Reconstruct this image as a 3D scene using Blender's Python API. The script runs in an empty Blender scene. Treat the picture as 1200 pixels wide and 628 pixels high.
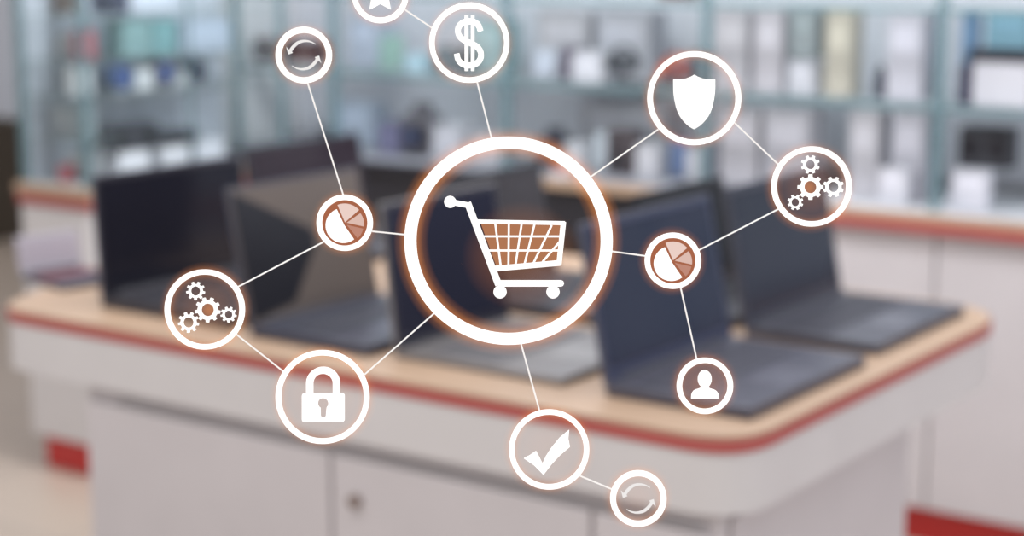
import bpy, bmesh, math, random
from mathutils import Vector, Matrix, Euler
random.seed(4)
R = math.radians
C = bpy.context.scene.collection

# ---------------------------------------------------------------- camera, world, lights, exposure
PITCH, YAW = R(10.7306), R(35.2566)
cam_d = bpy.data.cameras.new('camera'); cam = bpy.data.objects.new('view_camera', cam_d); C.objects.link(cam)
cam.location = (0, 0, 1.6); cam.rotation_euler = (math.pi/2 - PITCH, 0, YAW)
cam_d.lens = 62.37; cam_d.sensor_width = 36; cam_d.clip_start = .05
cam_d.dof.use_dof = True; cam_d.dof.focus_distance = 1.2; cam_d.dof.aperture_fstop = 3.7
bpy.context.scene.camera = cam
vs = bpy.context.scene.view_settings
vs.view_transform = 'Standard'; vs.look = 'None'; vs.gamma = 1; vs.use_curve_mapping = False; vs.exposure = 0.0
world = bpy.data.worlds.new('shop_daylight'); bpy.context.scene.world = world; world.use_nodes = True
bg = world.node_tree.nodes['Background']; bg.inputs[0].default_value = (.95, .95, .97, 1); bg.inputs[1].default_value = .74
def area(name, loc, size, power, col, rot=(0, 0, 0)):
    d = bpy.data.lights.new(name, 'AREA'); d.shape = 'RECTANGLE'; d.size, d.size_y = size; d.energy = power; d.color = col
    o = bpy.data.objects.new(name, d); o.location = loc; o.rotation_euler = rot; C.objects.link(o); return o
area('ceiling_lamp_front', (-1.5, .8, 3.0), (3.5, .8), 46, (1, .97, .95))
area('ceiling_lamp_middle', (-2.2, 3.4, 3.0), (4, .6), 46, (.97, .98, 1))
area('case_fill_light', (-2.6, 3.3, 2.8), (4.5, .3), 36, (.94, .97, 1), (R(40), 0, 0))  # added fill, angled at the back showcase to brighten it
area('side_fill_light', (-2.6, 3.4, 2.9), (.4, 1.4), 20, (.95, .97, 1), (R(35), 0, R(90)))  # extra light added to lift the side showcase

area('window_daylight', (2.6, 3.0, 1.7), (2.2, 1.8), 26, (.86, .9, 1), (R(90), 0, R(90)))

# ---------------------------------------------------------------- helpers
def lin(c):
    return tuple(((v/255)/12.92 if v/255 <= .04045 else ((v/255+.055)/1.055)**2.4) for v in c) + (1,)
MATS = {}
def mat(c, rough=.5, metal=0, var=.06, scale=6, spec=.5):
    key = (tuple(c), rough, metal, var, scale, spec)
    if key in MATS: return MATS[key]
    m = bpy.data.materials.new('surface'); m.use_nodes = True; nt = m.node_tree; b = nt.nodes['Principled BSDF']
    b.inputs['Roughness'].default_value = rough; b.inputs['Metallic'].default_value = metal; b.inputs['Specular IOR Level'].default_value = spec
    tc = nt.nodes.new('ShaderNodeTexCoord'); nz = nt.nodes.new('ShaderNodeTexNoise'); nz.inputs['Scale'].default_value = scale
    mx = nt.nodes.new('ShaderNodeMix'); mx.data_type = 'RGBA'
    l = lin(c); mx.inputs[6].default_value = tuple(v*(1-var) for v in l[:3])+(1,); mx.inputs[7].default_value = tuple(min(1, v*(1+var)) for v in l[:3])+(1,)
    nt.links.new(tc.outputs['Object'], nz.inputs['Vector']); nt.links.new(nz.outputs['Fac'], mx.inputs[0]); nt.links.new(mx.outputs[2], b.inputs['Base Color'])
    MATS[key] = m; return m
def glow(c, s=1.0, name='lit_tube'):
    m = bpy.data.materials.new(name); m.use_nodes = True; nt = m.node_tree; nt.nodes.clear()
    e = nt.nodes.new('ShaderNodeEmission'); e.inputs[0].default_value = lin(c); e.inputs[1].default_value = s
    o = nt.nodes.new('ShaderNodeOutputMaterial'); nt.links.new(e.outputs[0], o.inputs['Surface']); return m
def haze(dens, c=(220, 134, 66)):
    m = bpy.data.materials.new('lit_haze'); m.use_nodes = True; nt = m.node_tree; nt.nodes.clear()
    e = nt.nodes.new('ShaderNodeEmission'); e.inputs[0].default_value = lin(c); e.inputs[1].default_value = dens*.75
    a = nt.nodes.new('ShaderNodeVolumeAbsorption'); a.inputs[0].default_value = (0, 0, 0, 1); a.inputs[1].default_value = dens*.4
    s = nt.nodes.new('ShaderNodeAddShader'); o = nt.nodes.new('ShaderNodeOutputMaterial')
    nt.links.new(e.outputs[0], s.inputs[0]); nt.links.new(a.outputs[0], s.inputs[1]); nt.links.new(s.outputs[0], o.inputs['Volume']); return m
def glass(c, alpha, rough=.05):
    m = bpy.data.materials.new('glass'); m.use_nodes = True; nt = m.node_tree; b = nt.nodes['Principled BSDF']
    b.inputs['Base Color'].default_value = lin(c); b.inputs['Roughness'].default_value = rough
    o = nt.nodes['Material Output']; t = nt.nodes.new('ShaderNodeBsdfTransparent'); x = nt.nodes.new('ShaderNodeMixShader')
    t.inputs[0].default_value = (.975, .993, .99, 1); x.inputs[0].default_value = alpha
    nt.links.new(t.outputs[0], x.inputs[1]); nt.links.new(b.outputs[0], x.inputs[2]); nt.links.new(x.outputs[0], o.inputs['Surface']); return m

def link(name, me, m, parent=None, smooth=False):
    o = bpy.data.objects.new(name, me); C.objects.link(o)
    if m:
        for q in (m if isinstance(m, (list, tuple)) else [m]): me.materials.append(q)
    if parent: o.parent = parent
    if smooth:
        for p in me.polygons: p.use_smooth = True
    return o
def mesh(name, bm, m, parent=None, smooth=False):
    me = bpy.data.meshes.new(name); bmesh.ops.recalc_face_normals(bm, faces=bm.faces); bm.to_mesh(me); bm.free()
    return link(name, me, m, parent, smooth)
def bbox(bm, a, b, bev=0):
    r = bmesh.ops.create_cube(bm, size=1); vs_ = r['verts']
    for v in vs_: v.co = Vector([(a[i]+b[i])/2 + v.co[i]*(b[i]-a[i]) for i in range(3)])
    if bev:
        es = {e for v in vs_ for e in v.link_edges}
        bmesh.ops.bevel(bm, geom=list(es), offset=bev, segments=2, affect='EDGES', profile=.6)
def box(name, a, b, m, parent=None, bev=.002):
    bm = bmesh.new(); bbox(bm, a, b, bev); return mesh(name, bm, m, parent)
def cyl(name, c, r, h, m, parent=None, axis='Z', r2=None, seg=32):
    bm = bmesh.new(); bmesh.ops.create_cone(bm, cap_ends=True, segments=seg, radius1=r, radius2=r if r2 is None else r2, depth=h)
    rot = {'Z': Matrix(), 'Y': Matrix.Rotation(R(90), 4, 'X'), 'X': Matrix.Rotation(R(90), 4, 'Y')}[axis]
    bmesh.ops.transform(bm, matrix=Matrix.Translation(c) @ rot, verts=bm.verts); return mesh(name, bm, m, parent)
def prism(name, pts, z0, z1, m, parent=None, bev=0):
    bm = bmesh.new(); f = bm.faces.new([bm.verts.new((x, y, z0)) for x, y in pts])
    r = bmesh.ops.extrude_face_region(bm, geom=[f]); bmesh.ops.translate(bm, vec=(0, 0, z1-z0), verts=[v for v in r['geom'] if isinstance(v, bmesh.types.BMVert)])
    return mesh(name, bm, m, parent)
def thing(name, label, cat, loc=(0, 0, 0), rz=0, group=None):
    o = bpy.data.objects.new(name, None); C.objects.link(o); o.location = loc; o.rotation_euler = (0, 0, rz); o.empty_display_size = .05
    o['label'] = label; o['category'] = cat
    if group: o['group'] = group
    return o
def tag(o, label, cat, group=None):
    o['label'] = label; o['category'] = cat
    if group: o['group'] = group
    return o
def struct(o): o['kind'] = 'structure'; return o
def rounded(pts, rad, n=8):
    out = []
    for i, p in enumerate(pts):
        p = Vector(p); a = Vector(pts[i-1]); b = Vector(pts[(i+1) % len(pts)]); r = rad[i]
        u = (a-p).normalized(); v = (b-p).normalized()
        th = u.angle(v); d = r/math.tan(th/2)
        s = p+u*d; e = p+v*d
        for k in range(n+1):
            t = k/n; out.append(tuple((1-t)**2*s + 2*t*(1-t)*p*0.94 + 2*t*(1-t)*.06*((s+e)/2) + t*t*e))
    return out

# ---------------------------------------------------------------- materials
WHITE = mat((210, 206, 206), .45); WHITE2 = mat((203, 197, 199), .5); RED = mat((176, 86, 82), .4); PLINTH = mat((192, 46, 44), .4)
BEIGE = mat((176, 148, 124), .45, var=.05); CASE = mat((196, 198, 204), .4); SEAM = mat((176, 172, 174), .6)
BLACK = mat((34, 32, 38), .4); DARK = mat((58, 58, 66), .45); TEAL = glass((112, 142, 150), .55, .2); SHELF = glass((190, 206, 210), .12, .1); EDGE = glass((112, 146, 152), .6, .2); PANE = glass((200, 220, 225), .02, .02)
STEEL = mat((150, 150, 155), .3, .8); PAPER = mat((200, 200, 208), .7)

# ---------------------------------------------------------------- setting
def floor_mat():
    m = bpy.data.materials.new('floor_tile'); m.use_nodes = True; nt = m.node_tree; b = nt.nodes['Principled BSDF']; b.inputs['Roughness'].default_value = .3
    tc = nt.nodes.new('ShaderNodeTexCoord'); br = nt.nodes.new('ShaderNodeTexBrick'); br.offset = 0
    br.inputs['Scale'].default_value = 1.0; br.inputs['Brick Width'].default_value = .6; br.inputs['Row Height'].default_value = .6; br.inputs['Mortar Size'].default_value = .006
    br.inputs['Color1'].default_value = lin((182, 166, 152)); br.inputs['Color2'].default_value = lin((176, 160, 146)); br.inputs['Mortar'].default_value = lin((160, 148, 138))
    nt.links.new(tc.outputs['Object'], br.inputs['Vector']); nt.links.new(br.outputs['Color'], b.inputs['Base Color']); return m
struct(box('floor', (-12, -2, -.1), (3, 8.5, 0), floor_mat(), bev=0))
struct(box('wall_back', (-4.42, 4.78, 0), (3, 4.9, 3.2), mat((206, 208, 216), .7), bev=0))
struct(box('wall_side', (-4.42, 3.95, 0), (-4.32, 4.78, 3.2), mat((210, 210, 214), .7), bev=0))
struct(box('wall_far', (-12, 7.0, 0), (-4.42, 7.1, 3.2), mat((206, 210, 220), .7), bev=0))

# ---------------------------------------------------------------- back counter (long) and side counter
def front_panel(root, x0, x1, y, z0, z1, m, name='door'):
    return box(name, (x0, y-.012, z0), (x1, y+.004, z1), m, root, .003)
bc = thing('shop_counter', 'long white wall counter with red edge and red plinth behind the island', 'counter', (0, 0, 0))
box('body', (-2.12, 4.30, .1), (.6, 4.765, .846), WHITE2, bc)
box('plinth', (-2.12, 4.32, 0), (.6, 4.76, .1), PLINTH, bc)
box('worktop', (-2.12, 4.31, .866), (.6, 4.77, .888), CASE, bc); box('front_trim', (-2.12, 4.262, .869), (.6, 4.309, .888), BEIGE, bc)
box('edge_band', (-2.12, 4.26, .842), (.6, 4.3, .868), RED, bc)
for x0, x1 in ((-2.11, -1.70), (-1.693, -1.06), (-1.053, -.42), (-.413, .2)):
    front_panel(bc, x0, x1, 4.296, .105, .838, WHITE2)
mc = thing('display_desk', 'dark fronted display desk with beige top between white counters', 'desk', (0, 0, 0))
box('worktop', (-4.3, 4.31, .86), (-2.125, 4.77, .888), mat((138, 140, 148), .5), mc); box('front_trim', (-3.0, 4.27, .862), (-2.125, 4.309, .888), BEIGE, mc); box('dark_trim', (-4.2, 4.27, .862), (-3.001, 4.309, .888), BLACK, mc)
box('upper_panel', (-3.88, 4.29, .70), (-2.125, 4.33, .858), BLACK, mc)
box('body', (-3.88, 4.335, .0), (-2.125, 4.76, .858), mat((44, 40, 44), .5), mc)
for x0, x1 in ((-3.86, -3.3), (-3.29, -2.72), (-2.71, -2.14)):
    front_panel(mc, x0, x1, 4.325, .06, .69, mat((56, 50, 50), .5), 'drawer_front')
sc = thing('side_counter', 'white counter end with red edge and red plinth left of the island', 'counter', (0, 0, 0))
box('body', (-4.2, 3.42, .1), (-3.9, 4.26, .812), WHITE, sc)
box('plinth', (-4.17, 3.44, 0), (-3.92, 4.26, .1), PLINTH, sc)
box('worktop', (-4.205, 3.43, .843), (-3.93, 4.265, .872), CASE, sc); box('front_trim', (-4.21, 3.40, .8425), (-3.885, 3.43, .872), BEIGE, sc); box('side_trim', (-3.93, 3.4305, .8425), (-3.885, 4.26, .872), BEIGE, sc)
box('edge_band', (-4.205, 3.405, .812), (-3.89, 4.262, .842), RED, sc)
front_panel(sc, -4.19, -3.91, 3.418, .11, .805, WHITE)

# ---------------------------------------------------------------- glass showcases
XS = [-4.3, -4.2, -3.77, -3.09, -2.41, -1.73, -1.05, -.37]
gc = thing('glass_showcase', 'row of teal edged glass shelves standing on the back counter', 'shelf', (0, 4.35, .888))
for z in (1.155, 1.405, 1.655):
    for x0, x1 in zip(XS[1:-1], XS[2:]):
        q = box('shelf', (x0+.012, -.004, z-.888-.004), (x1-.012, .40, z-.888+.004), SHELF, gc, .001)
        box('glass_edge', (x0+.012, -.012, z-.888-.008), (x1-.012, -.0045, z-.888+.004), EDGE, q, .001)
for i, x in enumerate(XS[1:]):
    w = .020 if i == 5 else .012
    box('post', (x-w, -.02, .001), (x+w, .006, 1.1), TEAL, gc, .002)
box('back_rail', (XS[1], .395, .001), (XS[-1], .41, .03), STEEL, gc)
gs = thing('glass_showcase', 'glass showcase with teal edges on the left side counter', 'shelf', (-4.05, 3.42, .872))
for z in (1.125, 1.230, 1.360, 1.6):
    box('shelf', (-.13 if z != 1.23 else -.13, .01, z-.872-.006), (.125, .84, z-.872+.003), SHELF, gs, .001)
for x, y in ((-.14, .01), (.13, .01), (.13, .84), (.13, .43)):
    w = .010 if y != .43 else .004
    box('post', (x-w, y-w, .001), (x+w, y+w, 1.1), TEAL, gs, .002)
box('glass_pane', (-.128, -.002, .001), (.118, .002, 1.1), PANE, gs, 0)
box('glass_pane', (.134, .022, .001), (.137, .82, 1.1), PANE, gs, 0)
box('back_panel', (-.15, .02, .001), (-.143, .84, 1.1), mat((196, 200, 212), .6), gs)

# ---------------------------------------------------------------- island
isl = thing('display_island', 'white island counter with beige top and red stripe carrying the open laptops', 'counter', (0, 0, 0))
OUT = [(-1.16, 2.215), (-1.16, 3.34), (-2.90, 3.34), (-3.05, 2.8), (-2.81, 2.215)]
def inset(pts, d):
    c = Vector((-2.0, 2.8)); return [tuple(Vector(p) + Vector((d if p[0] < c.x else -d, d if p[1] < c.y else -d))) for p in pts]
RAD = [.10, .16, .12, .2, .10]
prism('worktop', rounded(OUT, RAD), .866, .872, BEIGE, isl)
prism('edge_band', rounded(inset(OUT, -.003), RAD), .846, .8655, RED, isl)
prism('fascia', rounded(OUT, RAD), .75, .8455, WHITE, isl)
B2 = [(-1.205, 2.245), (-1.205, 2.95), (-2.60, 2.95), (-2.60, 2.245)]
prism('cabinet', rounded(B2, [.02]*4, 3), .06, .749, WHITE2, isl)
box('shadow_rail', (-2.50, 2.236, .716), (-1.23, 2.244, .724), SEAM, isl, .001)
prism('plinth', rounded(inset(B2, .03), [.02]*4, 3), 0, .0595, PLINTH, isl)
for x0, x1 in ((-2.585, -1.968), (-1.960, -1.43), (-1.422, -1.22)):
    d = box('door', (x0, 2.233, .07), (x1, 2.244, .712), WHITE2, isl, .003)
    if x0 == -1.960:
        k = cyl('lock_knob', (-1.905, 2.226, .64), .011, .014, mat((140, 124, 118), .4, .2), d, 'Y')
box('end_panel', (-1.204, 2.27, .07), (-1.195, 2.93, .735), WHITE2, isl, .003)

# ---------------------------------------------------------------- laptops
def laptop(loc, rz, label, w, d, h, lean, body, screen, key, t=.02, srough=.12, bezel=None, wedge=False, lidbody=None):
    t_ = thing('laptop', label, 'laptop', loc, rz, 'open laptops on the island')
    bm_ = mat(body, .35, .2); kb = mat(key, .5); sm = mat(screen, srough, var=.1, scale=3, spec=.3)
    # hinge runs along local Y from 0 to w, the keyboard deck reaches +X
    b = box('base', (0, 0, 0), (d, w, t), bm_, t_, .004)
    bm = bmesh.new(); nx, ny = 5, 14
    x0, x1, y0, y1 = d*.16, d*.58, w*.06, w*.94
    for i in range(nx):
        for j in range(ny):
            a = (x0+(x1-x0)*i/nx+.0015, y0+(y1-y0)*j/ny+.0015, t); c = (x0+(x1-x0)*(i+1)/nx-.0015, y0+(y1-y0)*(j+1)/ny-.0015, t+.002)
            bbox(bm, a, c)
    mesh('keyboard', bm, kb, b)
    box('touchpad', (d*.66, w*.34, t), (d*.94, w*.62, t+.0008), mat(tuple(min(255, v+14) for v in body), .3), b, 0)
    lid = box('lid', (-.008, 0, 0), (0, w, h), mat(lidbody, .45, .1) if lidbody else bm_, t_, .003); lid.location = (.004, 0, t-.004); lid.rotation_euler = (0, -R(lean), 0)
    box('bezel', (0, .004, .004), (.0012, w-.004, h-.004), mat(bezel or (30, 30, 36), .35), lid, 0)
    box('screen', (.0012, .014, .026), (.002, w-.014, h-.014), sm, lid, 0)
    if wedge:      # screen reflection painted in flat colour: black wedge over brown
        o = prism('painted_reflection', [(.252, .008), (.155, w*.56), (.125, w*.56), (.03, w*.34), (.012, .008)], .002, .0026, mat((34, 34, 42), .35), lid)
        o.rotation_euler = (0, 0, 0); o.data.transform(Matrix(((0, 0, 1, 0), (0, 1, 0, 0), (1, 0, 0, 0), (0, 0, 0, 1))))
    cyl('hinge', (.002, w/2, t), .006, w*.8, DARK, t_, 'Y', seg=16)
    return t_
T = .872
laptop((-1.48, 2.83, T), 0, 'open dark laptop nearest the far right corner of the island', .41, .26, .26, 11, (78, 78, 88), (42, 46, 60), (62, 62, 72), bezel=(50, 52, 66))
laptop((-1.465, 2.33, T), 0, 'open navy screened laptop at the near right corner of the island', .42, .26, .262, 12, (80, 80, 92), (32, 40, 62), (68, 68, 80), bezel=(50, 56, 82))
laptop((-1.90, 2.335, T), 0, 'open laptop with silver grey deck in the front row left of the navy one', .34, .35, .26, 7, (126, 122, 122), (48, 50, 66), (100, 98, 102), t=.014, bezel=(50, 50, 64))
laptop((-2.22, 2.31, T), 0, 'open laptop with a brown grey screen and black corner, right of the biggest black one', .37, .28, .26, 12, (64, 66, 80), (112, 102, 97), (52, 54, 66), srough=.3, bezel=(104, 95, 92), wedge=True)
laptop((-2.64, 2.33, T), 0, 'open laptop with the biggest black screen at the left front of the island', .42, .35, .245, 3, (58, 56, 62), (34, 34, 44), (44, 44, 52), bezel=(36, 35, 44), lidbody=(84, 82, 94))
laptop((-2.76, 2.9, T), 0, 'open laptop with brownish black screen in the rear row under the refresh badge line', .40, .25, .235, 8, (50, 46, 54), (52, 44, 52), (44, 42, 48), bezel=(40, 36, 44))
laptop((-2.08, 2.75, T), 0, 'open dark laptop in the rear row hidden mostly behind the cart badge', .36, .34, .235, 12, (56, 54, 62), (66, 62, 66), (44, 44, 52), bezel=(38, 36, 42))
laptop((-1.72, 2.88, T), 0, 'open black laptop in the rear row seen between the two navy screens', .36, .19, .22, 10, (44, 42, 50), (36, 34, 40), (36, 36, 42), bezel=(30, 29, 34))
laptop((-2.99, 2.42, T), R(-10), 'small lilac silver laptop at the left end of the island', .15, .17, .085, 12, (76, 74, 86), (176, 168, 178), (120, 66, 76), t=.012, bezel=(176, 170, 180), lidbody=(176, 170, 180))

# small red and white price card that stands behind the island
pc = thing('price_card', 'small red and white price card near the top of the cart badge', 'card', (-2.86, 4.277, .8745))
pc.location = (-2.86, 4.29, .889)
box('card', (-.018, -.003, 0), (.018, 0, .05), PAPER, pc, 0); box('red_band', (-.018, -.0045, .03), (.018, -.003, .05), RED, pc, 0)

# ---------------------------------------------------------------- goods on the glass shelves
BACK=[
 ('display_card', 'card', -3.667, 4.5, 1.16, 0.096, 0.11, (140, 172, 165), 'pale green upright card on the middle glass shelf, below the star badge', 'card'),
 ('carton', 'box', -3.534, 4.5, 1.16, 0.077, 0.055, (165, 195, 208), 'small light cyan box beside the pale green card', 'box'),
 ('carton', 'box', -3.405, 4.5, 1.16, 0.086, 0.081, (95, 112, 120), 'dark teal box just left of the dollar sign', 'box'),
 ('tablet_computer', 'tablet', -3.063, 4.5, 1.16, 0.082, 0.089, (190, 198, 212), 'pale bluish white tablet leaning on the middle shelf right of the dollar badge', 'tablet'),
 ('carton', 'box', -2.957, 4.5, 1.16, 0.054, 0.097, (98, 92, 108), 'dark purple grey box left of the white box on the middle shelf', 'box'),
 ('carton', 'box', -2.877, 4.5, 1.16, 0.099, 0.086, (196, 198, 206), 'wide white box right of the dark purple grey box', 'box'),
 ('headphones', 'headphones', -2.776, 4.5, 1.16, 0.087, 0.109, (50, 56, 62), 'black headphones on a stand right of the wide white box', 'headphones'),
 ('headphones', 'headphones', -2.601, 4.5, 1.16, 0.083, 0.091, (175, 80, 76), 'red headphones behind the top left of the shield badge', 'headphones'),
 ('carton', 'box', -2.51, 4.5, 1.16, 0.059, 0.099, (80, 92, 102), 'dark slate box behind the top right of the shield badge', 'box'),
 ('carton', 'box', -2.591, 4.5, 1.41, 0.089, 0.12, (125, 95, 96), 'reddish brown box on the top shelf above the shield badge', 'box'),
 ('carton', 'box', -2.393, 4.5, 1.16, 0.103, 0.224, (176, 175, 181), 'tall pale grey box first right of the shield badge', 'box'),
 ('carton', 'box', -2.281, 4.5, 1.16, 0.088, 0.226, (182, 180, 187), 'tall pale lilac grey box with a narrow dark gap on its right', 'box'),
 ('carton', 'box', -2.179, 4.5, 1.16, 0.08, 0.089, (192, 194, 202), 'white square box below the grey green panel box', 'box'),
 ('carton', 'ontop', -2.178, 4.5, 1.26, 0.078, 0.129, (140, 150, 154), 'grey green box lying on top of the white square box', 'box'),
 ('carton', 'box', -2.071, 4.5, 1.16, 0.077, 0.231, (182, 178, 166), 'cream coloured tall box above right of the white square box', 'box'),
 ('bottle', 'bottle', -1.961, 4.5, 1.16, 0.035, 0.088, (62, 66, 82), 'small dark bottle standing before the pale boxes near the right post', 'bottle'),
 ('carton', 'box', -1.874, 4.5, 1.16, 0.1, 0.232, (190, 190, 200), 'tall bluish white box left of the thick teal post', 'box'),
 ('carton', 'ontop2', -1.6, 4.5, 1.307, 0.114, 0.085, (118, 158, 176), 'bright cyan box on the upper shelf at the right end', 'box'),
 ('printer', 'printer', -1.612, 4.5, 1.16, 0.194, 0.145, (48, 46, 72), 'dark navy printer with a white paper sheet at the right end', 'printer'),
 ('carton', 'box', -1.75, 4.6, 1.16, 0.04, 0.235, (110, 140, 170), 'bluish box right of the thick teal post', 'box'),
 ('camera', 'camera', -3.533, 4.5, 0.892, 0.128, 0.166, (105, 104, 112), 'dark grey brown camera on the lower shelf left of the cart badge', 'camera'),
 ('carton', 'box', -3.645, 4.5, 0.892, 0.087, 0.095, (112, 112, 140), 'muted purple box on the lower shelf near the cart badge left edge', 'box'),
 ('carton', 'box', -3.398, 4.5, 0.892, 0.117, 0.103, (186, 188, 196), 'white box on the lower shelf just left of the cart badge top', 'box'),
 ('camera', 'camera', -3.018, 4.5, 0.892, 0.081, 0.12, (64, 66, 78), 'black camera on the lower shelf inside the cart badge top', 'camera'),
 ('tablet_computer', 'tablet', -2.853, 4.5, 0.892, 0.071, 0.12, (180, 188, 196), 'light blue white tablet on the lower shelf beside the cart badge right edge', 'tablet'),
 ('speaker', 'speaker', -2.766, 4.5, 0.892, 0.088, 0.131, (88, 80, 84), 'dark brownish speaker on the lower shelf under the shield badge line', 'speaker'),
 ('tablet_computer', 'tablet', -2.587, 4.5, 0.892, 0.066, 0.117, (92, 110, 145), 'blue tablet leaning on the lower shelf below the shield badge', 'tablet'),
 ('carton', 'box', -2.465, 4.5, 0.892, 0.058, 0.115, (110, 112, 122), 'dark grey box on the lower shelf below the shield badge right side', 'box'),
 ('carton', 'box', -2.361, 4.5, 0.892, 0.119, 0.211, (176, 174, 180), 'pale grey box on the lower shelf just left of the right gear badge', 'box'),
 ('carton', 'box', -2.214, 4.5, 0.892, 0.14, 0.22, (172, 171, 178), 'broad pale box behind the right gear badge', 'box'),
 ('carton', 'box', -1.985, 4.5, 0.892, 0.085, 0.227, (180, 178, 184), 'tall pale box on the lower shelf right of the right gear badge', 'box'),
 ('carton', 'front', -1.87, 4.42, 0.892, 0.082, 0.087, (198, 198, 206), 'small white box on the lower shelf before the tall pale boxes', 'box'),
 ('carton', 'box', -1.857, 4.5, 0.892, 0.09, 0.235, (176, 175, 184), 'tall lilac grey box left of the thick teal post on the lower shelf', 'box'),
 ('carton', 'front', -1.66, 4.42, 0.892, 0.095, 0.099, (205, 205, 214), 'white paper covered box on the counter at the right end', 'box'),
 ('speaker', 'speaker', -1.651, 4.5, 0.995, 0.137, 0.105, (56, 56, 62), 'low black speaker on the white box row at the right end', 'speaker'),
 ('camera_lens', 'lens', -4.214, 4.5, 1.16, 0.084, 0.085, (110, 92, 92), 'brownish round lens just left of the upper refresh badge', 'lens'),
 ('camera_lens', 'lens', -4.095, 4.5, 1.16, 0.085, 0.085, (58, 60, 74), 'black round lens at the left inside the upper refresh badge', 'lens'),
 ('camera_lens', 'lens', -3.976, 4.5, 1.16, 0.083, 0.085, (66, 66, 78), 'black round lens at the right inside the upper refresh badge', 'lens'),
 ('carton', 'box', -3.84, 4.62, 1.16, 0.12, 0.155, (176, 186, 202), 'tall pale blue box left of the pale green card', 'box'),
 ('carton', 'box', -3.901, 4.62, 0.892, 0.171, 0.137, (170, 182, 198), 'wide pale blue box on the lower shelf behind the rear laptop', 'box'),
 ('carton', 'box', -3.254, 4.5, 0.892, 0.12, 0.08, (184, 184, 190), 'white box on the lower shelf inside the cart badge top left', 'box'),
 ('carton', 'box', -3.213, 4.62, 0.892, 0.106, 0.065, (170, 178, 184), 'pale grey box on the lower shelf next to the black camera', 'box'),
 ('carton', 'box', -2.93, 4.5, 0.892, 0.068, 0.079, (190, 192, 198), 'narrow white box between the black camera and the bluish tablet', 'box'),
 ('carton', 'box', -2.671, 4.5, 0.892, 0.074, 0.091, (192, 192, 198), 'white box right of the dark brownish speaker', 'box'),
 ('carton', 'box', -2.523, 4.5, 0.892, 0.043, 0.086, (190, 190, 196), 'narrow white box right of the blue tablet', 'box'),
 ('carton', 'box', -3.33, 4.62, 1.16, 0.128, 0.164, (150, 176, 180), 'tall pale teal box just right of the dollar badge', 'box'),
 ('carton', 'box', -3.054, 4.64, 1.16, 0.189, 0.198, (172, 172, 178), 'wide grey box standing behind the purple grey and white boxes', 'box'),
 ('carton', 'box', -2.837, 4.64, 1.16, 0.191, 0.204, (168, 170, 178), 'wide grey box standing behind the black headphones', 'box'),
 ('carton', 'box', -2.847, 4.66, 0.892, 0.306, 0.191, (166, 168, 176), 'grey box row at the back of the lower shelf, behind the brownish speaker', 'box'),
]
SIDE=[
 ('camera_lens', 'lens', -4.03, 3.971, 1.129, 0.078, 0.082, (66, 70, 92), 'round dark camera lens on the upper left shelf, right of two others', 'lens'),
 ('camera_lens', 'lens', -4.03, 3.833, 1.129, 0.09, 0.09, (100, 98, 112), 'round brown grey lens between the blue one and the dark one', 'lens'),
 ('camera_lens', 'lens', -4.03, 3.659, 1.129, 0.085, 0.084, (82, 98, 135), 'round lens with a blue centre on the upper left shelf', 'lens'),
 ('carton', 'box', -4.03, 3.71, 1.234, 0.121, 0.109, (130, 160, 164), 'aqua glassy box on the upper left shelf', 'box'),
 ('carton', 'box', -4.03, 3.828, 1.234, 0.098, 0.104, (120, 160, 166), 'darker aqua box right of the aqua glassy box', 'box'),
 ('carton', 'box', -4.03, 3.534, 1.234, 0.055, 0.082, (165, 92, 100), 'red box on the left shelf above the dark pens', 'box'),
 ('speaker', 'speaker', -4.03, 3.682, 0.955, 0.2, 0.078, (62, 60, 70), 'black speaker on the low left shelf above the white boxes', 'speaker'),
 ('speaker', 'speaker', -4.03, 3.878, 0.955, 0.14, 0.042, (64, 64, 74), 'black speaker next right on the low left shelf', 'speaker'),
 ('carton', 'box', -4.03, 3.681, 0.875, 0.126, 0.078, (212, 212, 220), 'white box under the left black speaker', 'box'),
 ('carton', 'box', -4.03, 3.853, 0.875, 0.111, 0.078, (212, 212, 220), 'white box under the right black speaker', 'box'),
 ('carton', 'box', -4.03, 4.005, 0.875, 0.122, 0.078, (204, 206, 216), 'white box at the right end of the low left row', 'box'),
 ('carton', 'box', -4.03, 3.511, 1.129, 0.061, 0.084, (208, 210, 216), 'white box standing right of the dark pens', 'box'),
 ('carton', 'box', -4.03, 4.003, 1.234, 0.206, 0.095, (178, 188, 206), 'wide pale blue box on the upper left shelf right of the aqua boxes', 'box'),
 ('carton', 'box', -4.03, 3.741, 1.129, 0.072, 0.065, (206, 208, 214), 'white box between the blue centred lens and the brown grey lens', 'box'),
 ('carton', 'box', -4.03, 3.904, 1.129, 0.047, 0.045, (198, 200, 206), 'narrow white box between the brown grey lens and the dark one', 'box'),
 ('carton', 'box', -4.03, 3.642, 1.364, 0.09, 0.067, (74, 76, 100), 'dark navy box on the top left shelf', 'box'),
 ('carton', 'box', -4.03, 3.789, 1.364, 0.199, 0.072, (200, 206, 220), 'wide white blue box on the top left shelf', 'box'),
]
def shade(c, k): return tuple(max(0, min(255, int(v*k))) for v in c)
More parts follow.
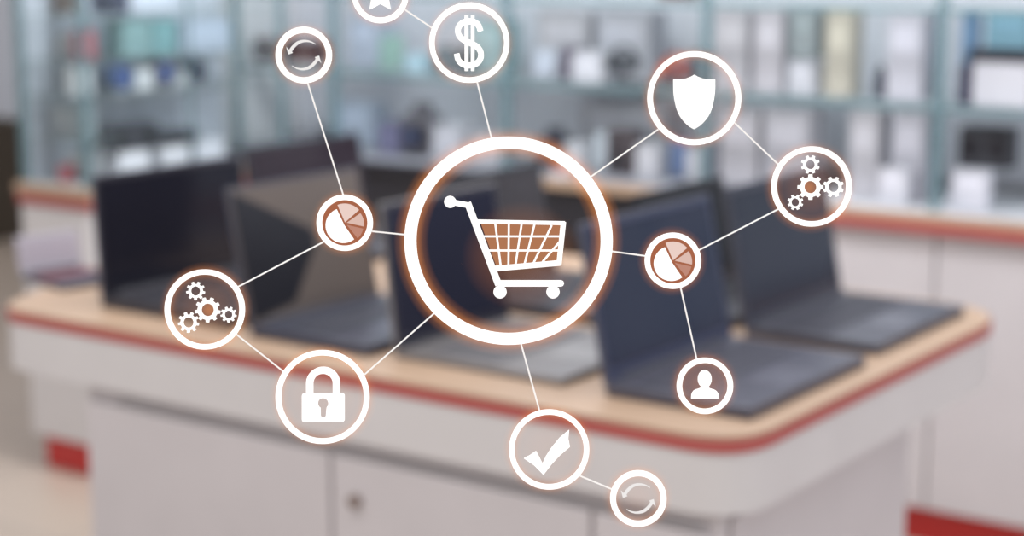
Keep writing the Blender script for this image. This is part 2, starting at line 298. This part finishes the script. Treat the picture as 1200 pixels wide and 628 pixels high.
def goods(name, kind, x, y, z, w, h, col, label, cat, side):
    """every item is built facing local -Y and turned to face +X on the side counter"""
    t = thing(name, label, cat, (x, y, z), R(90) if side else 0, 'goods on the side showcase' if side else 'goods on the back showcase')
    m = mat(col, .55, var=.1)
    if kind in ('box', 'ontop', 'ontop2', 'front'):
        d = min(.07, max(.03, w*.8)) if side else (.05 if kind == 'front' else min(.10, max(.05, w)))
        box('carton_body', (-w/2, -d/2, 0), (w/2, d/2, h), m, t, .003)
        if h > .06: box('printed_panel', (-w*.36, -d/2-.001, h*.55), (w*.36, -d/2, h*.86), mat(shade(col, 1.12), .5), t, 0)
        box('lid_flap', (-w*.49, -d*.49, h), (w*.49, d*.49, h+.0015), mat(shade(col, .94), .6), t, 0)
    elif kind == 'card':
        bm = bmesh.new(); bbox(bm, (-w/2, -.003, 0), (w/2, .003, h), .001); o = mesh('card', bm, m, t); o.rotation_euler = (-R(8), 0, 0)
        box('foot', (-w*.3, 0, 0), (w*.3, .05, .004), PAPER, t)
    elif kind == 'tablet':
        o = box('tablet_body', (-w/2, -.004, 0), (w/2, .004, h), mat(shade(col, .8), .4), t, .003); o.rotation_euler = (-R(12), 0, 0)
        box('tablet_screen', (-w*.43, -.0055, h*.07), (w*.43, -.004, h*.93), mat(col, .25), o, 0)
        box('easel', (-w*.25, -.01, 0), (w*.25, .05, .006), STEEL, t)
    elif kind == 'headphones':
        bm = bmesh.new(); n = 20; rr = w*.42; pr = None
        for i in range(n+1):
            a = math.pi*i/n; ring = []
            for s, q in ((-.008, -.004), (.008, -.004), (.008, .004), (-.008, .004)):
                r_ = rr+q; ring.append(bm.verts.new((math.cos(a)*r_, s, h-rr-.004+math.sin(a)*r_)))
            if pr:
                for k in range(4): bm.faces.new((pr[k], pr[(k+1) % 4], ring[(k+1) % 4], ring[k]))
            pr = ring
        mesh('headband', bm, m, t, True)
        for s in (-1, 1): cyl('ear_cup', (s*w*.36, 0, h-rr-.012), w*.26, .022, m, t, 'X')
        cyl('stand_pole', (0, .0, (h-.03)/2), .004, h-.03, DARK, t); cyl('stand_base', (0, 0, .003), w*.34, .006, DARK, t)
    elif kind == 'bottle':
        cyl('bottle_body', (0, 0, h*.36), w*.5, h*.72, m, t); cyl('bottle_neck', (0, 0, h*.78), w*.5, h*.12, m, t, r2=w*.2); cyl('bottle_cap', (0, 0, h*.9), w*.22, h*.14, BLACK, t)
    elif kind == 'printer':
        box('printer_body', (-w/2, -.09, 0), (w/2, .12, h*.72), m, t, .01); o = box('scanner_lid', (-w*.42, -.07, h*.72), (w*.48, .12, h), mat((44, 44, 54), .4), t, .012)
        box('paper_sheet', (-w*.28, -.096, h*.02), (w*.5, -.091, h*.78), PAPER, t, 0)
    elif kind == 'camera':
        box('camera_body', (-w/2, -.03, 0), (w/2, .03, h*.78), m, t, .006); box('viewfinder', (-w*.2, -.025, h*.78), (w*.2, .025, h), mat(shade(col, .9), .5), t, .004)
        o = cyl('lens_barrel', (0, -.045, h*.38), min(w, h)*.3, .03, BLACK, t, 'Y'); cyl('lens_glass', (0, -.0605, h*.38), min(w, h)*.2, .002, mat((70, 80, 110), .1), o, 'Y')
    elif kind == 'speaker':
        box('speaker_body', (-w/2, -.04, 0), (w/2, .04, h), m, t, .006)
        if w > h:
            for s in (-1, 1): cyl('speaker_cone', (s*w*.27, -.0415, h*.5), min(h*.38, w*.2), .003, BLACK, t, 'Y')
        else:
            for q, r_ in ((.3, .25), (.74, .15)): cyl('speaker_cone', (0, -.0415, h*q), w*r_*1.3, .003, BLACK, t, 'Y')
    elif kind == 'lens':
        r_ = min(w, h)*.5
        o = cyl('lens_body', (0, 0, r_+.004), r_, .05, m, t, 'Y'); cyl('front_glass', (0, -.0255, r_+.004), r_*.62, .002, mat((74, 92, 150) if 'blue' in label else (52, 52, 66), .15), o, 'Y')
        box('stand', (-r_*.8, -.03, 0), (r_*.8, .03, .004), PAPER, t)
for row in BACK: goods(*row, False)
for row in SIDE: goods(*row, True)
# thin dark devices in packs on the end of the side showcase, seen through its glass
for k, (x, zz, col, l) in enumerate([(-4.105, 1.129, (96, 98, 104), 'leftmost of three dark pens on the left showcase'), (-4.052, 1.129, (84, 84, 94), 'middle of three dark pens on the left showcase'), (-4.012, 1.129, (80, 92, 104), 'rightmost of three dark pens on the left showcase')]):
    t = thing('stylus_pen', l, 'pen', (x, 3.50, zz), 0, 'pens on the left showcase')
    cyl('pen_body', (0, 0, .04), .009, .08, mat(col, .4), t); cyl('pen_cap', (0, 0, .084), .007, .008, BLACK, t)
for x, y, z, w, h, col, l in [
    (-4.10, 3.56, .874, .05, .075, (180, 176, 178), 'white carton beside the red one low in the left showcase'),
    (-4.075, 3.49, .874, .022, .05, (178, 96, 104), 'small red carton low in the left showcase'),
    (-4.00, 3.52, .874, .05, .10, (140, 142, 148), 'grey carton next to the glass corner low in the left showcase'),
    (-4.11, 3.53, 1.0045, .10, .09, (150, 152, 158), 'wide grey carton in the middle of the left showcase end'),
    (-4.00, 3.50, 1.0045, .05, .10, (136, 144, 150), 'grey blue carton at the middle corner of the left showcase'),
    (-4.10, 3.56, 1.234, .12, .07, (148, 146, 150), 'wide grey carton under the brown one in the left showcase'),
    (-4.12, 3.56, 1.364, .09, .12, (120, 108, 104), 'brown carton at the top left of the left showcase'),
    (-3.985, 3.62, 1.364, .04, .08, (64, 66, 86), 'narrow navy carton at the top of the left showcase')]:
    t = thing('carton', l, 'box', (x, y, z), 0, 'cartons in the end of the left showcase')
    box('carton_body', (-w/2, -.025, 0), (w/2, .025, h), mat(col, .6), t, .003); box('printed_panel', (-w*.35, -.026, h*.5), (w*.35, -.025, h*.85), mat(shade(col, 1.12), .5), t, 0)
box('shelf', (-.13, .01, .126), (.125, .15, .131), SHELF, gs, .001)

# dark wooden stand far behind on the left
ws = thing('wooden_rack', 'dark brown wooden rack in the far left background', 'rack', (-8.1, 6.0, 0))
for s in (-.55, .55): box('side_board', (s-.02, -.2, 0), (s+.02, .2, .62), mat((70, 60, 48), .6), ws)
for z in (.08, .3, .52): box('shelf_board', (-.53, -.2, z), (.53, .2, z+.05), mat((150, 126, 70), .6), ws)
box('back_board', (-.53, .17, 0), (.53, .2, .62), mat((62, 54, 46), .6), ws)

# ---------------------------------------------------------------- the lit icon network hanging before the island
K = 1.2/2079.0
ROT = Euler((math.pi/2 - PITCH, 0, YAW)).to_matrix()
ORG = Vector((0, 0, 1.6)) + ROT @ Vector((0, 0, -1.2))      # middle of the network, 1.2 m from the viewer
def plane(px, py): return Vector(((px-600)*K, (314-py)*K, 0))
LIT = glow((255, 253, 250), 1.25, 'white_light'); LINE = glow((255, 250, 246), 1.0, 'line_light')
H_RING = haze(1, ); 
def badge(name, label, px, py):
    o = thing(name, label, 'light sign', ORG + ROT @ plane(px, py), 0, 'round icon badges'); o.rotation_euler = ROT.to_euler(); return o
def flat(name, loops, m, parent, depth=.0012, z=0, px0=(0, 0)):
    """a 2D outline (pixel offsets from the badge centre, y down) given its thickness; inner loops cut holes"""
    cu = bpy.data.curves.new(name, 'CURVE'); cu.dimensions = '2D'; cu.fill_mode = 'BOTH'; cu.extrude = depth
    for lp in loops:
        s = cu.splines.new('POLY'); s.points.add(len(lp)-1); s.use_cyclic_u = True
        for p, (x, y) in zip(s.points, lp): p.co = ((x-px0[0])*K, -(y-px0[1])*K, 0, 1)
    tmp = bpy.data.objects.new('tmp', cu); C.objects.link(tmp)
    me = bpy.data.meshes.new_from_object(tmp.evaluated_get(bpy.context.evaluated_depsgraph_get())); me.name = name
    bpy.data.objects.remove(tmp); bpy.data.curves.remove(cu); me.materials.clear()
    o = link(name, me, m, parent); o.location.z = z; return o
def circ(cx, cy, r, n=64, ry=None): return [(cx+r*math.cos(2*math.pi*i/n), cy+(ry or r)*math.sin(2*math.pi*i/n)) for i in range(n)]
def stroke(pts, w):
    pts = [Vector(p) for p in pts]; L_, R_ = [], []
    for i, p in enumerate(pts):
        a = pts[max(i-1, 0)]; b = pts[min(i+1, len(pts)-1)]; t = (b-a).normalized(); n = Vector((-t.y, t.x))
        ww = w[i] if isinstance(w, (list, tuple)) else w
        L_.append(tuple(p+n*ww/2)); R_.append(tuple(p-n*ww/2))
    return L_+R_[::-1]
def smooth_path(pts, n=8):
    out = []; P_ = [Vector(p) for p in pts]; P_ = [2*P_[0]-P_[1]]+P_+[2*P_[-1]-P_[-2]]
    for i in range(1, len(P_)-2):
        for k in range(n):
            t = k/n; a, b, c, d = P_[i-1:i+3]
            out.append(tuple(.5*((2*b)+(-a+c)*t+(2*a-5*b+4*c-d)*t*t+(-a+3*b-3*c+d)*t**3)))
    out.append(pts[-1]); return out
def torus(name, Rm, rm, m, parent, zsq=.45):
    bm = bmesh.new(); N, n = 96, 20; V = []
    for i in range(N):
        a = 2*math.pi*i/N; V.append([bm.verts.new(((Rm+rm*math.cos(2*math.pi*j/n))*K*math.cos(a), (Rm+rm*math.cos(2*math.pi*j/n))*K*math.sin(a), rm*K*zsq*math.copysign(max(1e-4, abs(math.sin(2*math.pi*j/n)))**2.4, math.sin(2*math.pi*j/n)) - rm*K*zsq-.0013)) for j in range(n)])
    for i in range(N):
        for j in range(n): bm.faces.new((V[i][j], V[(i+1) % N][j], V[(i+1) % N][(j+1) % n], V[i][(j+1) % n]))
    return mesh(name, bm, m, parent, True)
HZ = {}
def hz(d):
    if d not in HZ: HZ[d] = haze(d)
    return HZ[d]
def ring(parent, r, w, spread, dens):
    flat('ring', [circ(0, 0, r, 128), circ(0, 0, r-w, 128)], LIT, parent)
    torus('ring_halo', r-w/2, w/2+spread, hz(dens), parent)
def blob(name, pts_px, parent, rads, dens):
    """soft luminous haze around a symbol: a lens shaped body"""
    (cx, cy), (rx, ry) = pts_px, rads
    bm = bmesh.new(); bmesh.ops.create_uvsphere(bm, u_segments=48, v_segments=24, radius=1)
    for v in bm.verts: v.co = Vector((v.co.x*rx*K+cx*K, v.co.y*ry*K-cy*K, math.copysign(abs(v.co.z)**2.4, v.co.z)*.006-.0075))
    return mesh(name, bm, hz(dens), parent, True)
D1, D2 = 38.0, 70.0
def make(name, label, px, py, r, w, spread=9, dens=85, tint=None):
    b = badge(name, label, px, py); flat('ring', [circ(0, 0, r, 128), circ(0, 0, r-w, 128)], LIT, b)
    h = torus('ring_halo', r-w/2, w/2+spread, hz(dens*.35), b); torus('inner_halo', r-w/2, w/2+spread*.5, hz(dens*.8), h)
    if tint: blob('halo', (0, 0), b, (r-w*.5, r-w*.5), tint)
    return b
def rel(pts, px, py): return [(x-px, y-py) for x, y in pts]

# shopping cart badge
cx, cy = 596, 282
b = make('cart_badge', 'largest glowing white ring with the shopping cart symbol in the centre', cx, cy, 122, 14, 14, 100)
ct = thing('shopping_cart_symbol', '', ''); ct.parent = b
for k in ('label', 'category'): del ct[k]
def st(name, pts, w, par=None): return flat(name, [stroke(rel(pts, cx, cy), w)], LIT, par or ct)
st('handle', [(527.5, 236.5), (549.5, 240.6)], 6.5); flat('handle_knob', [circ(527.5-cx, 236.5-cy, 7)], LIT, ct)
st('post', [(548, 237.5), (584.4, 334)], 8)
st('basket_rail', [(559, 259.5), (662, 261.5)], 4.6); st('basket_rail', [(579, 314.8), (656.5, 308)], 6.6); st('basket_side', [(660.3, 260), (655, 310)], 6)
bm_ = flat('basket_wires', [stroke(rel(q, cx, cy), 2.3) for q in ([(567, 277), (658, 277)],)], LIT, ct)
for q in ([(573, 293.5), (656, 293.5)], [(580.3, 261.6), (586.8, 311.8)], [(596.3, 261), (595.8, 310.5)], [(611.4, 261.5), (604.2, 310)], [(626.6, 262), (614.7, 309.4)], [(646.5, 264), (625, 308.6)], [(656, 283), (635.7, 307)]):
    st('basket_wire', q, 2.3)
st('lower_rail', [(584, 332), (657, 332)], 7.6); flat('rail_end', [circ(657-cx, 332-cy, 3.8)], LIT, ct)
for x in (586, 648): flat('wheel', [circ(x-cx, 342-cy, 7.7)], LIT, ct)
# orange lit basket filling and a haze round the cart
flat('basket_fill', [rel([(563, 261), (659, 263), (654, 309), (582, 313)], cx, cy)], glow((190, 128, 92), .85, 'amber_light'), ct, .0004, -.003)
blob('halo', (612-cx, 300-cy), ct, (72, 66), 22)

# padlock
cx, cy = 378, 465
b = make('padlock_badge', 'glowing white ring with a closed padlock over the red stripe', cx, cy, 55, 6.5, tint=18*.7)
body = rounded(rel([(353.9, 460.7), (403.8, 460.7), (403.8, 494.2), (353.9, 494.2)], cx, cy), [3]*4, 4)
key = [(378.7-cx+6.2*math.cos(a), 472.5-cy+6.2*math.sin(a)) for a in [math.radians(121-t) for t in range(0, -298, -12)]]
key = [(378.7-cx+6.2*math.cos(math.radians(t)), 472.5-cy+6.2*math.sin(math.radians(t))) for t in range(121, 420, 13)] + [(382-cx, 487-cy), (380.5-cx, 489.3-cy), (377-cx, 489.3-cy), (375.6-cx, 487-cy)]
flat('lock_body', [body, key], LIT, b)
sh = [(358.9, 462), (358.9, 449)] + [(378.7-19.8*math.cos(math.radians(t)), 449-19.4*math.sin(math.radians(t))) for t in range(6, 180, 6)] + [(398.4, 449), (398.4, 462), (390.1, 462), (390.1, 449)] + [(378.6+11.5*math.cos(math.radians(t)), 449-11.1*math.sin(math.radians(t))) for t in range(6, 180, 6)] + [(367.1, 449), (367.1, 462)]
flat('shackle', [rel(sh, cx, cy)], LIT, b)

# shield
cx, cy = 813.5, 115
b = make('shield_badge', 'glowing white ring with a solid white shield at the upper right', cx, cy, 55, 6.5, tint=14*.7)
rt = [(24.4, -21.8), (24.3, -10), (23.6, -2), (22.3, 5), (20.6, 12), (17.5, 19.5), (13, 26), (7, 32), (0, 36.4)]
top = [(0, -27.4), (4, -25), (10, -22.8), (17, -21.6)]
sp = smooth_path(rt, 4)
flat('shield', [top+sp+[(-x, y) for x, y in sp[::-1][1:]]+[(-x, y) for x, y in top[::-1][:-1]]], LIT, b)

# dollar sign
cx, cy = 550, 50
b = make('dollar_badge', 'glowing white ring with a white dollar sign at the top', cx, cy, 47, 6.3, tint=18*.7)
dl = thing('dollar_sign', '', ''); dl.parent = b
for k in ('label', 'category'): del dl[k]
S = smooth_path(rel([(563.2, 36.5), (560.5, 29.5), (555.5, 25.8), (549.5, 25), (542.3, 26.8), (537.6, 31.5), (536.8, 38), (539.8, 44), (546, 48.2), (553, 51.2), (559.8, 55.5), (563.6, 62), (562.6, 69.6), (557.5, 74.8), (550, 76.6), (542.5, 75.2), (537.2, 70.4), (535.2, 63)], cx, cy), 5)
flat('curve', [stroke(S, 6.6)], LIT, dl)
flat('bar', [rel([(544.5, 18), (548.9, 18), (548.9, 83), (544.5, 83)], cx, cy)], LIT, dl, .0013); flat('bar', [rel([(551.8, 18), (556, 18), (556, 83), (551.8, 83)], cx, cy)], LIT, dl, .0013)

# star
cx, cy = 445.5, -6
b = make('star_badge', 'glowing white ring with a star, cut by the top edge of the photo', cx, cy, 33, 6.3, tint=20*.7)
flat('star', [[((21 if i % 2 == 0 else 10.5)*math.sin(math.pi*i/5), -(21 if i % 2 == 0 else 10.5)*math.cos(math.pi*i/5)) for i in range(10)]], LIT, b)

# tick mark
cx, cy = 643.5, 526.5
b = make('check_badge', 'glowing white ring with a bold tick mark at the lower middle', cx, cy, 47, 6.3, tint=14*.7)
flat('check_mark', [rel([(613.9, 536.9), (621, 533.2), (628.2, 528.3), (635.8, 543), (640, 534), (646.6, 524), (655.9, 512.8), (666.9, 503.6), (666, 514), (667.9, 523.3), (656.6, 532.9), (646.6, 543.4), (636.8, 556.2), (626.5, 545.5)], cx, cy)], LIT, b)

# person
cx, cy = 826, 452
b = make('person_badge', 'small glowing white ring with a head and shoulders symbol', cx, cy, 33, 6.3, tint=45*.7)
flat('head', [circ(-.2, -8, 8, 32, 10.5)], LIT, b)
flat('neck', [[(-4.2, 0), (4.2, 0), (5.5, 6), (-5.5, 6)]], LIT, b)
flat('shoulders', [smooth_path([(-16, 15), (-15.4, 9.5), (-12.5, 5.2), (-7, 3.2), (-3, 1.6), (3, 1.6), (7, 3.2), (12.5, 5.2), (15.6, 9.5), (16.4, 15)], 4)], LIT, b)

# gears
def gear(parent, x, y, ro, ri, rt, n, ph, lab=None):
    pts = []
    for i in range(n):
        a0 = 2*math.pi*i/n + math.radians(ph); hw = math.pi/n*.42
        for da, rr in ((-hw*1.15, ro), (-hw*.85, rt), (hw*.85, rt), (hw*1.15, ro)):
            pts.append((x+rr*math.cos(a0+da), y+rr*math.sin(a0+da)))
        for k in (1, 2): a = a0+hw*1.15+(2*math.pi/n-2.3*hw)*k/3; pts.append((x+ro*math.cos(a), y+ro*math.sin(a)))
    o = flat('gear', [pts, circ(x, y, ri, 32)], LIT, parent); return o
cx, cy = 240, 362.5
b = make('gear_badge', 'glowing white ring with four gears at the left, over the island edge', cx, cy, 47, 6.3, tint=24*.7)
for x, y, ro, ri, rt in ((229.3, 340.9, 8.2, 5.5, 10.9), (243.5, 363, 11.8, 7.4, 14.8), (221, 377.7, 9.2, 6.1, 12.2), (267.9, 368.5, 7, 4.7, 9.3)): gear(b, x-cx, y-cy, ro, ri, rt, 9, 11)
blob('halo', (243.5-cx, 363-cy), b, (12, 12), 60)
cx, cy = 951, 218.5
b = make('gear_badge', 'glowing white ring with four gears at the right, over the far laptop screen', cx, cy, 47, 6.3, tint=24*.7)
for x, y, ro, ri, rt in ((949.6, 192.8, 8.2, 5.5, 10.9), (949.7, 219.2, 11.8, 7.3, 15), (976.7, 219, 9.2, 6.2, 12), (932, 237, 6.8, 4.7, 9.1)): gear(b, x-cx, y-cy, ro, ri, rt, 8, 22.5 if ro != 11.8 else 0)
blob('halo', (949.7-cx, 219.2-cy), b, (12, 12), 60)

# pie charts: one is built, the other copies it with its parts
cx, cy = 404, 261
b = make('pie_badge', 'small glowing ring with a pie chart left of the shopping cart', cx, cy, 33, 6.3)
def fan(ax, ay, cx_, cy_, r, a0, a1, n=24): return [(ax, ay)] + [(cx_+r*math.cos(math.radians(a0+(a1-a0)*i/n)), cy_-r*math.sin(math.radians(a0+(a1-a0)*i/n))) for i in range(n+1)]
flat('backing_disc', [circ(0, 0, 28, 64)], glow((172, 104, 76), .95, 'amber_disc'), b, .0003, -.002)
flat('pie_slice', [fan(-.6, 3, -1.8, 3.2, 20.5, 112, 308)], LIT, b)
for c, q in (((236, 208, 198), fan(.3, -.6, 0, 0, 22.5, 112, 42)), ((222, 188, 176), fan(2.4, 0, 1.5, 1.5, 21, 37, -8)), ((192, 138, 120), fan(2.5, 2.5, 1, 2.5, 21, -12, -48))):
    flat('pie_slice', [q], glow(c, 1.0, 'slice_light'), b, .0008)
PIE = b
def dup(src, label, px, py, rot=0):
    r = src.copy(); C.objects.link(r); r.location = ORG + ROT @ plane(px, py); r['label'] = label
    for ch in list(src.children):
        c = ch.copy(); C.objects.link(c); c.parent = r
        for g in ch.children:
            d = g.copy(); C.objects.link(d); d.parent = c
    return r
dup(PIE, 'small glowing ring with a pie chart right of the shopping cart', 788.5, 305.5)

# refresh arrows
cx, cy = 356, 64.5
b = make('refresh_badge', 'small glowing ring with two circling arrows at the upper left', cx, cy, 33, 6.8, tint=16*.7)
GR = glow((240, 236, 234), 1.0, 'arrow_light')
arc = smooth_path([(13.6, -12.8), (8, -15.6), (1, -16.6), (-6.5, -14.6), (-12.5, -9.5), (-16, -4.5)], 5)
ws_ = [.6+2.6*min(1, i/(len(arc)*.6)) for i in range(len(arc))]
for s in (1, -1):
    flat('arrow_arc', [[(x*s, y*s) for x, y in stroke(arc, ws_)]], GR, b)
    flat('arrow_head', [[(x*s, y*s) for x, y in [(-20.4, -9.6), (-17.6, -6.6), (-13, -3.2), (-13.4, -2.6), (-18, -.9)]]], GR, b)
dup(b, 'small glowing ring with two circling arrows at the lower right', 748, 584)

# thin connecting lines
for (x0, y0), (x1, y1), l in [
    ((474, 11), (509, 34.5), 'thin white line from the star ring to the dollar ring'),
    ((559, 95.5), (576, 162), 'thin white line from the dollar ring down to the cart ring'),
    ((360.5, 97), (402.5, 229), 'thin white line from the upper refresh ring to the left pie ring'),
    ((436, 271), (475, 275), 'thin white line from the left pie ring to the cart ring'),
    ((379, 283.5), (279, 336), 'thin white line from the left pie ring to the left gear ring'),
    ((276, 391), (332.5, 435.5), 'thin white line from the left gear ring to the padlock ring'),
    ((427, 439), (510, 366), 'thin white line from the padlock ring to the cart ring'),
    ((691, 208), (771.5, 151.5), 'thin white line from the cart ring to the shield ring'),
    ((861, 144), (913, 193.5), 'thin white line from the shield ring to the right gear ring'),
    ((914, 244), (819, 293), 'thin white line from the right gear ring to the right pie ring'),
    ((757, 300), (717, 294.5), 'thin white line from the cart ring to the right pie ring'),
    ((797.5, 336.5), (816.5, 421), 'thin white line from the right pie ring to the person ring'),
    ((610.5, 402.5), (632.5, 482), 'thin white line from the cart ring down to the tick ring'),
    ((678.5, 557), (719, 574), 'thin white line from the tick ring to the lower refresh ring')]:
    mx_, my_ = (x0+x1)/2, (y0+y1)/2; a = plane(x0, y0)-plane(mx_, my_); c = plane(x1, y1)-plane(mx_, my_)
    bm = bmesh.new(); bmesh.ops.create_cone(bm, cap_ends=True, segments=12, radius1=.95*K, radius2=.95*K, depth=(c-a).length)
    q = (c-a).normalized().to_track_quat('Z', 'Y').to_matrix().to_4x4(); bmesh.ops.transform(bm, matrix=q, verts=bm.verts)
    o = mesh('connecting_line', bm, LINE, None); o.location = ORG + ROT @ plane(mx_, my_); o.rotation_euler = ROT.to_euler(); tag(o, l, 'light line', 'thin lines joining the badges')
